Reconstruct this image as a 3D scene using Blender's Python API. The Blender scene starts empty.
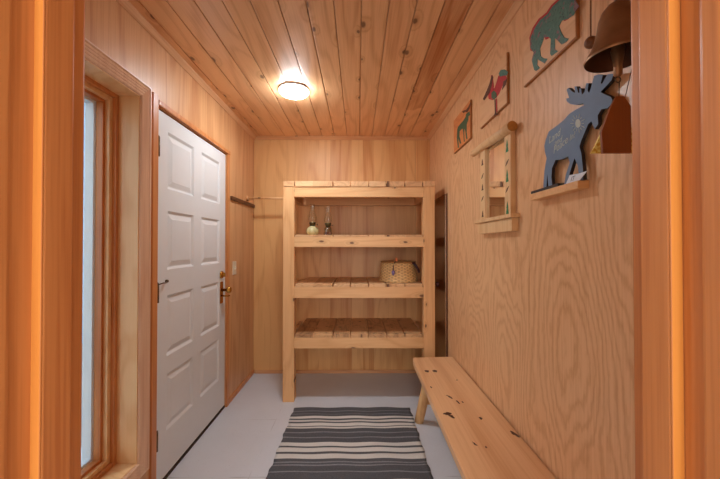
import bpy, bmesh, math, random
from mathutils import Vector, Matrix, Euler
random.seed(7)
SC = bpy.context.scene
COL = SC.collection
R = math.radians

# ------------------------------------------------------------------ camera
F = 324.0
cam_d = bpy.data.cameras.new('camera'); cam = bpy.data.objects.new('camera', cam_d); COL.objects.link(cam)
CAM = Vector((0, 0, 1.32))
PITCH, YAW = 0.6, -0.35
cam.location = CAM
cam.rotation_euler = (R(90 + PITCH), 0, R(YAW))
cam_d.sensor_width = 36; cam_d.lens = F / 720 * 36; cam_d.clip_start = 0.02
SHY = 0.003
cam_d.shift_y = SHY
SC.camera = cam
CROT = Euler((R(90 + PITCH), 0, R(YAW))).to_matrix()

def onx(px, py, X):
    """point of the plane x = X that photo pixel px, py looks at"""
    d = CROT @ Vector(((px - 360) / F, -(py - 239.5) / F + SHY * 720 / F, -1))
    return CAM + d * ((X - CAM.x) / d.x)

def ony(px, py, Y):
    d = CROT @ Vector(((px - 360) / F, -(py - 239.5) / F + SHY * 720 / F, -1))
    return CAM + d * ((Y - CAM.y) / d.y)

# ------------------------------------------------------------------ view, world, lights
SC.view_settings.view_transform = 'Standard'; SC.view_settings.look = 'None'
SC.view_settings.gamma = 1; SC.view_settings.use_curve_mapping = False
SC.view_settings.exposure = 2.2

w = bpy.data.worlds.new('sky'); SC.world = w; w.use_nodes = True
bgn = w.node_tree.nodes['Background']
bgn.inputs['Color'].default_value = (0.62, 0.82, 1.0, 1); bgn.inputs['Strength'].default_value = 0.8

def area(name, loc, rot, sx, sy, power, color):
    l = bpy.data.lights.new(name, 'AREA'); l.shape = 'RECTANGLE'; l.size = sx; l.size_y = sy
    l.energy = power; l.color = color
    o = bpy.data.objects.new(name, l); o.location = loc; o.rotation_euler = rot; COL.objects.link(o)
    return o
# added fill lights in the unseen hall behind the camera: overhead and at its back
area('hall_fill_top', (0.0, -1.3, 2.38), (0, 0, 0), 1.4, 1.4, 5, (1.0, 0.93, 0.84))
area('hall_fill_back', (0.1, -2.9, 1.5), (R(90), 0, 0), 1.6, 1.5, 13, (0.97, 0.97, 1.0))
LAMP_EMIT = 27.0

# ------------------------------------------------------------------ materials
def new_mat(name):
    m = bpy.data.materials.new(name); m.use_nodes = True
    return m, m.node_tree, m.node_tree.nodes['Principled BSDF']

class NT:
    def __init__(s, t): s.t = t
    def n(s, typ, **kw):
        x = s.t.nodes.new(typ)
        for k, v in kw.items(): setattr(x, k, v)
        return x
    def inp(s, node, key, v):
        i = node.inputs[key]
        if isinstance(v, bpy.types.NodeSocket): s.t.links.new(v, i)
        else: i.default_value = v
    def math(s, op, a, b=0.0, c=0.0, clamp=False):
        x = s.n('ShaderNodeMath', operation=op, use_clamp=clamp)
        for i, v in enumerate((a, b, c)): s.inp(x, i, v)
        return x.outputs[0]
    def comb(s, a, b, c):
        x = s.n('ShaderNodeCombineXYZ')
        for i, v in enumerate((a, b, c)): s.inp(x, i, v)
        return x.outputs[0]
    def noise(s, vec, scale, detail=2.0, rough=0.5):
        x = s.n('ShaderNodeTexNoise'); s.inp(x, 'Vector', vec); s.inp(x, 'Scale', scale)
        s.inp(x, 'Detail', detail); s.inp(x, 'Roughness', rough)
        return x.outputs[0]
    def mix(s, f, a, b):
        x = s.n('ShaderNodeMix', data_type='RGBA')
        s.inp(x, 0, f); s.inp(x, 6, a if isinstance(a, bpy.types.NodeSocket) else (*a, 1))
        s.inp(x, 7, b if isinstance(b, bpy.types.NodeSocket) else (*b, 1))
        return x.outputs[2]
    def ramp(s, f, a, b):  # smooth step a..b
        x = s.n('ShaderNodeMapRange', interpolation_type='SMOOTHSTEP')
        s.inp(x, 0, f); s.inp(x, 1, a); s.inp(x, 2, b)
        return x.outputs[0]

def srgb(r, g, b):
    f = lambda c: (c / 255 / 12.92) if c / 255 <= 0.04045 else ((c / 255 + 0.055) / 1.055) ** 2.4
    return (f(r), f(g), f(b))

def wood(name, light, dark, along='Z', rings=12, ring_amt=0.45, fiber_amt=0.35, across=2.5, stretch=0.25,
         knots=0.0, knot_col=(0.10, 0.035, 0.012), plank=None, plank_var=0.0, rough=0.45, seed=0.0, patch=None,
         knot_scale=(5.0, 1.7), coat=0.0, blotch=0.25, bump=0.06, ring_sharp=0.5, warp=0.0):
    m, t, p = new_mat(name); N = NT(t)
    tc = N.n('ShaderNodeTexCoord'); sep = N.n('ShaderNodeSeparateXYZ')
    t.links.new(tc.outputs['Object'], sep.inputs[0])
    ax = {'X': sep.outputs[0], 'Y': sep.outputs[1], 'Z': sep.outputs[2]}
    o = [k for k in 'XYZ' if k != along]
    L, A, B = ax[along], ax[o[0]], ax[o[1]]
    off = seed
    rnd = None
    if plank:
        pax, pw, p0 = plank
        idx = N.math('FLOOR', N.math('DIVIDE', N.math('SUBTRACT', ax[pax], p0), pw))
        wn = N.n('ShaderNodeTexWhiteNoise', noise_dimensions='1D'); t.links.new(N.math('ADD', idx, seed * 3.1), wn.inputs['W'])
        rnd = wn.outputs[0]
        off = N.math('ADD', N.math('MULTIPLY', rnd, 37.0), seed)
    Lo = N.math('ADD', L, off)
    vec = N.comb(N.math('MULTIPLY', A, across), N.math('MULTIPLY', B, across), N.math('MULTIPLY', Lo, across * stretch))
    field = N.noise(vec, 1.0, 1.5, 0.45)
    if warp: field = N.math('ADD', field, N.math('MULTIPLY', N.math('SUBTRACT', N.noise(N.comb(N.math('MULTIPLY', A, 26.0), N.math('MULTIPLY', B, 26.0), N.math('MULTIPLY', Lo, 8.0)), 1.0, 3.0, 0.6), 0.5), warp))
    # knots
    kmask = None
    if knots:
        kA = {'Y': ax['X'], 'X': ax['Z'], 'Z': ax['X']}[along]
        kv = N.comb(N.math('MULTIPLY', kA, knot_scale[0]), N.math('MULTIPLY', Lo, knot_scale[1]), 0.0)
        vo = N.n('ShaderNodeTexVoronoi', voronoi_dimensions='2D'); N.inp(vo, 'Vector', kv); N.inp(vo, 'Scale', 1.0)
        cs = N.n('ShaderNodeSeparateColor'); t.links.new(vo.outputs['Color'], cs.inputs[0])
        on = N.math('LESS_THAN', cs.outputs[0], knots)
        size = N.math('MULTIPLY_ADD', cs.outputs[1], 0.10, 0.05)
        dist = N.math('ADD', vo.outputs['Distance'], N.math('MULTIPLY', N.math('SUBTRACT', N.noise(kv, 9.0), 0.5), 0.06))
        core = N.math('SUBTRACT', 1.0, N.ramp(dist, N.math('MULTIPLY', size, 0.45), size))
        halo = N.math('SUBTRACT', 1.0, N.ramp(dist, size, N.math('MULTIPLY', size, 3.2)))
        core = N.math('MULTIPLY', core, on); halo = N.math('MULTIPLY', halo, on)
        field = N.math('ADD', field, N.math('MULTIPLY', halo, 0.16))
        kmask = (core, halo)
    s = N.math('SINE', N.math('MULTIPLY', field, rings * 6.283))
    s = N.math('MULTIPLY_ADD', s, 0.5, 0.5)
    s = N.math('POWER', s, 1.0 + ring_sharp * 4)
    fv = N.comb(N.math('MULTIPLY', A, 130.0), N.math('MULTIPLY', B, 130.0), N.math('MULTIPLY', Lo, 3.0))
    fib = N.noise(fv, 1.0, 2.0, 0.6)
    big = N.noise(vec, 0.8, 2.0)
    f = N.math('MULTIPLY', s, ring_amt)
    f = N.math('ADD', f, N.math('MULTIPLY', N.ramp(fib, 0.35, 0.75), fiber_amt))
    f = N.math('ADD', f, N.math('MULTIPLY', N.math('SUBTRACT', big, 0.5), blotch * 2))
    if rnd is not None:
        f = N.math('ADD', f, N.math('MULTIPLY', N.math('SUBTRACT', rnd, 0.5), plank_var * 2))
    if patch:  # a heartwood streak in one board
        x0, x1, y0, y1 = patch
        nn = N.math('MULTIPLY', N.math('SUBTRACT', N.noise(vec, 2.0), 0.5), 0.10)
        a_ = N.math('MULTIPLY', N.math('GREATER_THAN', ax['X'], x0), N.math('LESS_THAN', ax['X'], x1))
        yy = N.math('ADD', ax['Y'], N.math('MULTIPLY', nn, 3.0))
        b_ = N.math('MULTIPLY', N.ramp(yy, y0, y0 + 0.02), N.math('SUBTRACT', 1.0, N.ramp(yy, y1 - 0.03, y1)))
        hole = N.math('MULTIPLY_ADD', N.ramp(N.noise(vec, 3.4), 0.30, 0.62), 0.6, 0.4)
        f = N.math('ADD', f, N.math('MULTIPLY', N.math('MULTIPLY', N.math('MULTIPLY', a_, b_), hole), 0.68))
    f = N.math('MAXIMUM', f, 0.0, clamp=True)
    col = N.mix(f, light, dark)
    if kmask:
        kh = tuple(d * 0.75 for d in dark)
        col = N.mix(N.math('MULTIPLY', kmask[1], 0.22), col, kh)
        col = N.mix(N.math('MULTIPLY', kmask[0], 0.85), col, knot_col)
    N.inp(p, 'Base Color', col); N.inp(p, 'Roughness', rough)
    if coat:
        N.inp(p, 'Coat Weight', coat); N.inp(p, 'Coat Roughness', 0.25)
    bp = N.n('ShaderNodeBump'); N.inp(bp, 'Strength', bump); N.inp(bp, 'Distance', 0.002)
    t.links.new(fib, bp.inputs['Height']); t.links.new(bp.outputs[0], p.inputs['Normal'])
    return m

def plain(name, col, rough=0.5, metal=0.0, mottle=0.08, scale=20, bump=0.0, emit=None):
    m, t, p = new_mat(name); N = NT(t)
    tc = N.n('ShaderNodeTexCoord'); nz = N.noise(tc.outputs['Object'], scale, 3)
    d = tuple(max(0, c * (1 - mottle * 2)) for c in col); l = tuple(min(1, c * (1 + mottle * 2)) for c in col)
    N.inp(p, 'Base Color', N.mix(nz, d, l)); N.inp(p, 'Roughness', rough); N.inp(p, 'Metallic', metal)
    if bump:
        bp = N.n('ShaderNodeBump'); N.inp(bp, 'Strength', bump); N.inp(bp, 'Distance', 0.003)
        t.links.new(nz, bp.inputs['Height']); t.links.new(bp.outputs[0], p.inputs['Normal'])
    if emit:
        N.inp(p, 'Emission Color', (*emit[0], 1)); N.inp(p, 'Emission Strength', emit[1])
    return m

def glassy(name, tint, gloss=0.12, rough=0.02):
    m, t, p = new_mat(name); N = NT(t); t.nodes.remove(p)
    tr = N.n('ShaderNodeBsdfTransparent'); tr.inputs[0].default_value = (*tint, 1)
    gl = N.n('ShaderNodeBsdfGlossy'); gl.inputs['Roughness'].default_value = rough
    fr = N.n('ShaderNodeLayerWeight'); fr.inputs['Blend'].default_value = 0.25
    mx = N.n('ShaderNodeMixShader')
    f = N.math('MULTIPLY_ADD', fr.outputs['Facing'], 0.6, gloss, clamp=True)
    t.links.new(f, mx.inputs[0]); t.links.new(tr.outputs[0], mx.inputs[1]); t.links.new(gl.outputs[0], mx.inputs[2])
    t.links.new(mx.outputs[0], t.nodes['Material Output'].inputs[0])
    return m

PLY_L, PLY_D = srgb(226, 182, 142), srgb(190, 130, 84)
M = {}
M['ply_right'] = wood('plywood_right', srgb(236, 188, 140), srgb(188, 118, 66), 'Z', rings=30, ring_amt=0.32, fiber_amt=0.25, across=2.2, stretch=0.36, seed=3.3, rough=0.42, blotch=0.12, ring_sharp=0.35, coat=0.1, warp=0.055)
M['ply_back'] = wood('plywood_back', srgb(232, 180, 118), srgb(190, 114, 48), 'Z', rings=9, ring_amt=0.30, fiber_amt=0.25, across=3.0, stretch=0.16, seed=8.1, plank=('X', 0.113, -1.08), plank_var=0.22, rough=0.45, blotch=0.25)
M['ply_left'] = wood('plywood_left', srgb(224, 172, 122), srgb(184, 114, 64), 'Z', rings=9, ring_amt=0.34, fiber_amt=0.35, across=4.0, stretch=0.10, seed=5.4, rough=0.42, coat=0.15)
M['ceil'] = wood('pine_ceiling', srgb(236, 186, 138), srgb(178, 106, 54), 'Y', rings=7, ring_amt=0.28, fiber_amt=0.22, across=5.0, stretch=0.16,
                 knots=0.24, knot_scale=(7.8, 4.2), plank=('X', 0.128, -1.136), plank_var=0.12, rough=0.36, seed=2.2,
                 patch=(0.40, 0.528, -1.0, 2.66), coat=0.35, blotch=0.2)
M['shelf'] = wood('pine_shelf_x', srgb(238, 188, 132), srgb(206, 142, 84), 'X', rings=7, ring_amt=0.3, fiber_amt=0.25, across=7, stretch=0.12, knots=0.25, knot_scale=(9, 4), rough=0.5, seed=1.2)
M['post'] = wood('pine_post_z', srgb(238, 186, 130), srgb(206, 140, 82), 'Z', rings=7, ring_amt=0.3, fiber_amt=0.25, across=7, stretch=0.12, knots=0.25, knot_scale=(9, 4), rough=0.5, seed=4.2)
M['slat'] = wood('pine_slat_y', srgb(232, 184, 134), srgb(184, 128, 80), 'Y', rings=7, ring_amt=0.3, fiber_amt=0.25, across=7, stretch=0.2, knots=0.35, knot_scale=(8, 5), plank=('X', 0.152, -0.533), plank_var=0.3, rough=0.55, seed=6.2)
M['slatdark'] = wood('pine_slat_worn', srgb(218, 168, 118), srgb(130, 84, 50), 'Y', rings=5, ring_amt=0.3, fiber_amt=0.25, across=9, stretch=0.4, knots=0.4, knot_scale=(10, 8), plank=('X', 0.152, -0.533), plank_var=0.35, rough=0.6, seed=9.2, blotch=0.6)
M['bench'] = wood('bench_plank', srgb(240, 194, 146), srgb(204, 142, 94), 'Y', rings=4, ring_amt=0.35, fiber_amt=0.25, across=4, stretch=0.10, rough=0.42, seed=2.9, blotch=0.5, coat=0.1)
M['knot'] = plain('bench_knot', srgb(74, 36, 20), 0.5, mottle=0.35, scale=120)
M['log'] = wood('peeled_log', srgb(232, 184, 128), srgb(196, 134, 78), 'Z', rings=6, ring_amt=0.4, fiber_amt=0.3, across=8, stretch=0.2, rough=0.5, seed=1.9)
M['logend'] = plain('log_end', srgb(190, 132, 62), 0.6, mottle=0.2, scale=60)
M['jamb'] = wood('varnished_fir', srgb(212, 142, 82), srgb(174, 98, 46), 'Z', rings=5, ring_amt=0.3, fiber_amt=0.45, across=4, stretch=0.04, rough=0.45, seed=3.9, coat=0.12)
M['stop'] = wood('stop_lit_face', srgb(228, 156, 76), srgb(204, 122, 50), 'Z', rings=5, ring_amt=0.2, fiber_amt=0.3, across=4, stretch=0.04, rough=0.35, seed=7.9)  # paler than the jamb: hall light on the stop's near face, put into the colour
M['casing'] = wood('door_casing_wood', srgb(216, 142, 84), srgb(172, 96, 46), 'Z', rings=6, ring_amt=0.3, fiber_amt=0.4, across=8, stretch=0.1, rough=0.35, seed=1.1)
M['wincase'] = wood('fluted_casing_wood', srgb(240, 204, 174), srgb(212, 162, 128), 'Z', rings=6, ring_amt=0.3, fiber_amt=0.4, across=8, stretch=0.1, rough=0.4, seed=2.1)
M['winjamb'] = wood('clear_pine_jamb', srgb(242, 196, 142), srgb(214, 150, 90), 'Z', rings=8, ring_amt=0.35, fiber_amt=0.15, across=5, stretch=0.3, rough=0.4, seed=6.1)
M['sash'] = wood('sash_wood', srgb(206, 126, 66), srgb(160, 84, 36), 'Z', rings=6, ring_amt=0.3, fiber_amt=0.4, across=8, stretch=0.1, rough=0.4, seed=3.1)
M['trim'] = wood('crown_strip', srgb(222, 172, 128), srgb(186, 126, 80), 'Y', rings=6, ring_amt=0.3, fiber_amt=0.3, across=8, stretch=0.1, rough=0.45, seed=4.1)
M['trimx'] = wood('crown_strip_x', srgb(222, 168, 120), srgb(186, 120, 72), 'X', rings=6, ring_amt=0.3, fiber_amt=0.3, across=8, stretch=0.1, rough=0.45, seed=4.8)
M['plaque'] = wood('plaque_birch', srgb(232, 186, 140), srgb(204, 146, 98), 'Y', rings=8, ring_amt=0.3, fiber_amt=0.2, across=6, stretch=0.3, rough=0.45, seed=5.1)
M['plaque_edge'] = plain('plaque_edge', srgb(172, 112, 62), 0.55, mottle=0.2)
M['plaque_orange'] = wood('plaque_stained', srgb(222, 140, 82), srgb(190, 100, 52), 'Y', rings=8, ring_amt=0.3, fiber_amt=0.2, across=6, stretch=0.3, rough=0.5, seed=5.8)
M['mirror_wood'] = wood('mirror_pine', srgb(236, 196, 146), srgb(208, 154, 100), 'Z', rings=6, ring_amt=0.3, fiber_amt=0.2, across=9, stretch=0.2, rough=0.5, seed=5.5)
M['door'] = plain('white_door_paint', srgb(224, 224, 224), 0.32, mottle=0.02, scale=6)
M['hall'] = plain('hall_paint', srgb(226, 206, 184), 0.7, mottle=0.02, scale=4)
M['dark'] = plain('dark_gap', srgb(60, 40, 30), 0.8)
M['brass'] = plain('aged_brass', srgb(196, 148, 70), 0.25, 1.0, mottle=0.2, scale=80)
M['hinge'] = plain('bronze_hinge', srgb(112, 92, 72), 0.35, 0.9, mottle=0.2, scale=80)
M['ivory'] = plain('ivory_plastic', srgb(226, 212, 186), 0.4, mottle=0.02)
M['bronze'] = plain('bell_bronze', srgb(156, 120, 88), 0.42, 0.7, mottle=0.30, scale=14, bump=0.15)
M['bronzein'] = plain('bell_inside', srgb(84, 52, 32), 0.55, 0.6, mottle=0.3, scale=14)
M['sail'] = wood('wind_sail_wood', srgb(150, 82, 34), srgb(110, 54, 20), 'Z', rings=5, ring_amt=0.3, fiber_amt=0.3, across=12, stretch=0.1, rough=0.4, seed=2.7)
M['slate'] = plain('slate_paint', srgb(108, 132, 160), 0.6, mottle=0.10, scale=16)
M['black'] = plain('black_edge', srgb(34, 28, 30), 0.5, mottle=0.1)
M['chalk'] = plain('chalk', srgb(206, 214, 204), 0.9, mottle=0.05)
def bear_paint():
    m, t, p = new_mat('teal_paint'); N = NT(t)
    tc = N.n('ShaderNodeTexCoord')
    a = N.noise(tc.outputs['Object'], 70, 3); c = N.noise(tc.outputs['Object'], 38, 2); d = N.noise(tc.outputs['Object'], 160, 1)
    k = N.mix(a, srgb(40, 88, 80), srgb(96, 146, 130))
    k = N.mix(N.math('MULTIPLY', N.ramp(c, 0.56, 0.64), 0.75), k, srgb(150, 88, 104))
    k = N.mix(N.math('MULTIPLY', N.ramp(d, 0.62, 0.70), 0.7), k, srgb(28, 34, 44))
    N.inp(p, 'Base Color', k); N.inp(p, 'Roughness', 0.5)
    return m
M['teal'] = bear_paint()
M['green'] = plain('green_paint', srgb(56, 92, 66), 0.5, mottle=0.2, scale=60)
M['red'] = plain('red_paint', srgb(186, 34, 40), 0.5, mottle=0.15, scale=60)
M['brownpaint'] = plain('brown_paint', srgb(96, 52, 30), 0.6, mottle=0.2, scale=60)
M['pine_tree'] = plain('tree_green', srgb(48, 130, 84), 0.6, mottle=0.15, scale=60)
M['rope'] = plain('brown_cord', srgb(132, 84, 50), 0.8, mottle=0.3, scale=200)
M['ball'] = plain('turned_ball', srgb(120, 78, 48), 0.4, mottle=0.3, scale=50)
M['cleat'] = plain('dark_cleat', srgb(104, 62, 34), 0.5, mottle=0.2, scale=40)
M['rug_d'] = plain('rug_charcoal', srgb(86, 86, 90), 0.95, mottle=0.4, scale=260, bump=0.6)
M['rug_g'] = plain('rug_grey', srgb(132, 132, 136), 0.95, mottle=0.4, scale=260, bump=0.6)
M['rug_w'] = plain('rug_cream', srgb(214, 210, 204), 0.95, mottle=0.12, scale=260, bump=0.6)
def wicker_mat():
    m, t, p = new_mat('wicker'); N = NT(t)
    tc = N.n('ShaderNodeTexCoord'); sep = N.n('ShaderNodeSeparateXYZ'); t.links.new(tc.outputs['Object'], sep.inputs[0])
    row = N.math('DIVIDE', sep.outputs[2], 0.0125)
    fr = N.math('ABSOLUTE', N.math('SUBTRACT', N.math('FRACT', row), 0.5))          # 0.5 in the gap between two coils
    ang = N.math('MULTIPLY', N.math('ARCTAN2', sep.outputs[1], sep.outputs[0]), 18.0)
    st = N.math('SINE', N.math('ADD', ang, N.math('MULTIPLY', N.math('FLOOR', row), 3.14159)))
    k = N.math('MULTIPLY', N.ramp(st, -0.2, -0.8), 0.45)
    k = N.math('MAXIMUM', k, N.math('MULTIPLY', N.ramp(fr, 0.34, 0.5), 0.9))
    nz = N.noise(tc.outputs['Object'], 60, 2)
    c = N.mix(nz, srgb(226, 178, 112), srgb(250, 216, 158))
    N.inp(p, 'Base Color', N.mix(k, c, srgb(136, 88, 46))); N.inp(p, 'Roughness', 0.6)
    return m
M['wicker'] = wicker_mat()
M['wickerd'] = plain('wicker_rim', srgb(168, 116, 62), 0.6, mottle=0.3, scale=90, bump=0.3)
M['leather'] = plain('dark_leather', srgb(66, 38, 44), 0.45, mottle=0.2)
M['purple'] = plain('purple_bead', srgb(126, 104, 150), 0.4, mottle=0.1)
M['orange'] = plain('orange_knot', srgb(224, 130, 78), 0.5, mottle=0.1)
M['glass'] = glassy('clear_glass', (0.97, 0.98, 0.97))
M['chimney'] = glassy('chimney_glass', (0.93, 0.95, 0.92), 0.10)
M['fontglass'] = plain('pale_green_glass', srgb(190, 178, 130), 0.12, mottle=0.25, scale=40)
M['clearfont'] = glassy('clear_font_glass', (0.66, 0.70, 0.62), 0.2)
M['redoil'] = plain('red_oil', srgb(128, 56, 44), 0.2, mottle=0.2)
M['burner'] = plain('burner_metal', srgb(96, 88, 60), 0.3, 0.9, mottle=0.3, scale=90)
M['diffuser'] = plain('lamp_diffuser', (0.9, 0.9, 0.9), 0.4, mottle=0.0, emit=((0.85, 0.94, 1.0), LAMP_EMIT))
M['white'] = plain('white_plastic', srgb(228, 230, 232), 0.4, mottle=0.02)
M['alu'] = plain('white_frame', srgb(214, 220, 222), 0.5, mottle=0.03)
M['paper'] = plain('white_card', srgb(226, 232, 240), 0.6, mottle=0.02)
M['ink'] = plain('ink', srgb(50, 50, 66), 0.6, mottle=0.02)

def gold_pattern():
    m, t, p = new_mat('gold_pattern'); N = NT(t)
    tc = N.n('ShaderNodeTexCoord')
    v = N.noise(tc.outputs['Object'], 130, 2)
    N.inp(p, 'Base Color', N.mix(N.ramp(v, 0.42, 0.58), srgb(224, 172, 50), srgb(255, 236, 140)))
    N.inp(p, 'Roughness', 0.4)
    return m
M['gold'] = gold_pattern()

def mirror_mat(name, col, rough):
    m, t, p = new_mat(name); N = NT(t)
    N.inp(p, 'Base Color', (*col, 1)); N.inp(p, 'Metallic', 1.0); N.inp(p, 'Roughness', rough)
    return m
M['mirror'] = mirror_mat('silvered_glass', (0.88, 0.87, 0.84), 0.02)
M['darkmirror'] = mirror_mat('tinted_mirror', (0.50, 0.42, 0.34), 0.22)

def floor_mat():
    m, t, p = new_mat('painted_floor'); N = NT(t)
    tc = N.n('ShaderNodeTexCoord'); sep = N.n('ShaderNodeSeparateXYZ'); t.links.new(tc.outputs['Object'], sep.inputs[0])
    a = N.noise(tc.outputs['Object'], 2.4, 4, 0.6); b = N.noise(tc.outputs['Object'], 60, 2)
    c = N.mix(a, srgb(204, 206, 212), srgb(222, 226, 234))
    c = N.mix(N.math('MULTIPLY', N.ramp(b, 0.62, 0.75), 0.18), c, srgb(150, 146, 146))
    seam = None
    for y in (1.86, 2.47):
        d = N.math('ABSOLUTE', N.math('SUBTRACT', sep.outputs[1], y))
        s_ = N.math('LESS_THAN', d, 0.003)
        seam = s_ if seam is None else N.math('MAXIMUM', seam, s_)
    d = N.math('LESS_THAN', N.math('ABSOLUTE', N.math('ADD', sep.outputs[0], 0.62)), 0.0015)
    seam = N.math('MAXIMUM', seam, d)
    seam = N.math('MULTIPLY', seam, N.ramp(N.noise(tc.outputs['Object'], 3.7, 2), 0.45, 0.62))
    c = N.mix(N.math('MULTIPLY', seam, 0.5), c, srgb(120, 112, 112))
    N.inp(p, 'Base Color', c); N.inp(p, 'Roughness', 0.42)
    return m
M['floor'] = floor_mat()

# ------------------------------------------------------------------ mesh helpers
class B:
    def __init__(s, *mats): s.bm = bmesh.new(); s.mats = list(mats) or None
    def box(s, x0, x1, y0, y1, z0, z1, bev=0.0, mi=0):
        vs = [s.bm.verts.new((x, y, z)) for x in (x0, x1) for y in (y0, y1) for z in (z0, z1)]
        fs = [s.bm.faces.new([vs[i] for i in q]) for q in ((0, 1, 3, 2), (4, 6, 7, 5), (0, 4, 5, 1), (2, 3, 7, 6), (0, 2, 6, 4), (1, 5, 7, 3))]
        for f in fs: f.material_index = mi
        if bev:
            es = list({e for f in fs for e in f.edges})
            bmesh.ops.bevel(s.bm, geom=es, offset=bev, segments=2, affect='EDGES', profile=0.7, clamp_overlap=True)
        return s
    def rev(s, prof, c=(0, 0, 0), axis='Z', seg=32, mi=0, caps=True, fn=None):
        """revolve (r, h) profile round an axis through c"""
        rows = []
        for r, h in prof:
            row = []
            for i in range(seg):
                a = 2 * math.pi * i / seg; rr = r + (fn(i, len(rows)) if fn else 0)
                u, v = rr * math.cos(a), rr * math.sin(a)
                P = {'Z': (u, v, h), 'X': (h, u, v), 'Y': (u, h, v)}[axis]
                row.append(s.bm.verts.new((P[0] + c[0], P[1] + c[1], P[2] + c[2])))
            rows.append(row)
        for a_, b_ in zip(rows, rows[1:]):
            for i in range(seg):
                f = s.bm.faces.new((a_[i], a_[(i + 1) % seg], b_[(i + 1) % seg], b_[i])); f.material_index = mi; f.smooth = True
        if caps:
            for row in (rows[0], rows[-1]):
                try: f = s.bm.faces.new(row); f.material_index = mi
                except ValueError: pass
        return s
    def tube(s, pts, rad, seg=16, mi=0, capmi=None):
        pts = [Vector(p) for p in pts]; rads = rad if isinstance(rad, (list, tuple)) else [rad] * len(pts)
        rows = []; up = Vector((0.13, 0.31, 0.94))
        for k, p in enumerate(pts):
            d = (pts[min(k + 1, len(pts) - 1)] - pts[max(k - 1, 0)]).normalized()
            if abs(d.dot(up)) > 0.97: up = Vector((0.9, 0.3, 0.1))
            u = d.cross(up).normalized(); v = d.cross(u).normalized()
            rows.append([s.bm.verts.new(p + (u * math.cos(2 * math.pi * i / seg) + v * math.sin(2 * math.pi * i / seg)) * rads[k]) for i in range(seg)])
        for a_, b_ in zip(rows, rows[1:]):
            for i in range(seg):
                f = s.bm.faces.new((a_[i], a_[(i + 1) % seg], b_[(i + 1) % seg], b_[i])); f.material_index = mi; f.smooth = True
        for row in (rows[0], rows[-1]):
            f = s.bm.faces.new(row); f.material_index = mi if capmi is None else capmi
        return s
    def prism(s, pts, off, mi=0, side=None):
        """outline pts (3d), extruded by vector off; front face is the outline itself"""
        off = Vector(off)
        a = [s.bm.verts.new(Vector(p)) for p in pts]; b = [s.bm.verts.new(Vector(p) + off) for p in pts]
        f = s.bm.faces.new(a); f.material_index = mi
        g = s.bm.faces.new(b[::-1]); g.material_index = mi
        n = len(a)
        for i in range(n):
            q = s.bm.faces.new((a[i], b[i], b[(i + 1) % n], a[(i + 1) % n])); q.material_index = mi if side is None else side
        f.normal_update(); g.normal_update(); bmesh.ops.triangulate(s.bm, faces=[f, g], ngon_method='EAR_CLIP')
        return s
    def ring(s, y0, y1, z0, z1, prof, mi=0):
        """mitred frame on a wall facing +x: profile of (outward offset, x)"""
        rows = []
        for d, x in prof:
            rows.append([s.bm.verts.new(v) for v in ((x, y0 - d, z0 - d), (x, y1 + d, z0 - d), (x, y1 + d, z1 + d), (x, y0 - d, z1 + d))])
        for a_, b_ in zip(rows, rows[1:]):
            for i in range(4):
                f = s.bm.faces.new((a_[i], a_[(i + 1) % 4], b_[(i + 1) % 4], b_[i])); f.material_index = mi
        return s

def link(name, b, mats, parent=None, kind=None, label=None, origin=None):
    me = bpy.data.meshes.new(name)
    bmesh.ops.recalc_face_normals(b.bm, faces=b.bm.faces[:])
    o = bpy.data.objects.new(name, me)
    if parent is not None:
        wl = Vector((0, 0, 0)); q = parent
        while q is not None: wl += q.location; q = q.parent
        if parent.type == 'EMPTY' or True:
            b.bm.transform(Matrix.Translation(-wl))
        o.parent = parent
    elif origin is not None:
        b.bm.transform(Matrix.Translation(-Vector(origin))); o.location = origin
    b.bm.to_mesh(me); b.bm.free()
    for m in (mats if isinstance(mats, (list, tuple)) else [mats]): me.materials.append(m)
    COL.objects.link(o)
    if kind: o['kind'] = kind
    if label: o['label'] = label
    return o

def struct(name, b, mats, parent=None, label=None): return link(name, b, mats, parent, 'structure' if parent is None else None, label)

def thing(name, label, cat, loc, group=None):
    o = bpy.data.objects.new(name, None); COL.objects.link(o); o.location = loc; o.empty_display_size = 0.05
    o['label'] = label; o['category'] = cat
    if group: o['group'] = group
    return o

def tag(o, label, cat, group=None):
    o['label'] = label; o['category'] = cat
    if group: o['group'] = group
    return o

# ------------------------------------------------------------------ the room
XL, XR, YB, YF, H = -1.08, 0.747, 3.36, 0.47, 2.44
YH = 0.362          # hall face of the front wall
HX0, HX1, HY = -1.7, 1.5, -3.0
WT = 0.14

struct('floor', B().box(HX0 - .1, HX1 + .1, HY - .1, YB + .1, -0.1, 0), M['floor'], label='light grey painted floor with faint seams')

b = B()
pw = 0.128; x = -1.136
while x < XR + 0.02:
    b.box(max(x + 0.002, XL - .05), min(x + pw - 0.002, XR + .05), YH, YB + .05, H, H + 0.02, bev=0.005); x += pw
b.box(XL - .1, XR + .1, YH, YB + .1, H + 0.012, H + 0.1)
struct('ceiling', b, M['ceil'], label='knotty pine board ceiling')

# right wall of plywood sheets
b = B(); y = 0.19
for y0, y1 in ((YH, 1.41), (1.41, 2.63), (2.63, YB + .02)):
    b.box(XR, XR + 0.012, y0 + 0.0008, y1 - 0.0008, 0, H, bev=0.0006)
b.box(XR + 0.01, XR + 0.1, YH, YB + .1, 0, H)
struct('wall_right', b, M['ply_right'], label='plywood wall with cathedral grain')
# back wall
b = B()
for x0, x1 in ((XL, 0.597), (0.597, XR)):
    b.box(x0 + 0.0008, x1 - 0.0008, YB, YB + 0.012, 0, H, bev=0.0006)
b.box(XL - .1, XR + .1, YB + 0.01, YB + 0.1, 0, H)
struct('wall_back', b, M['ply_back'], label='plywood wall behind the shelving')

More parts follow.
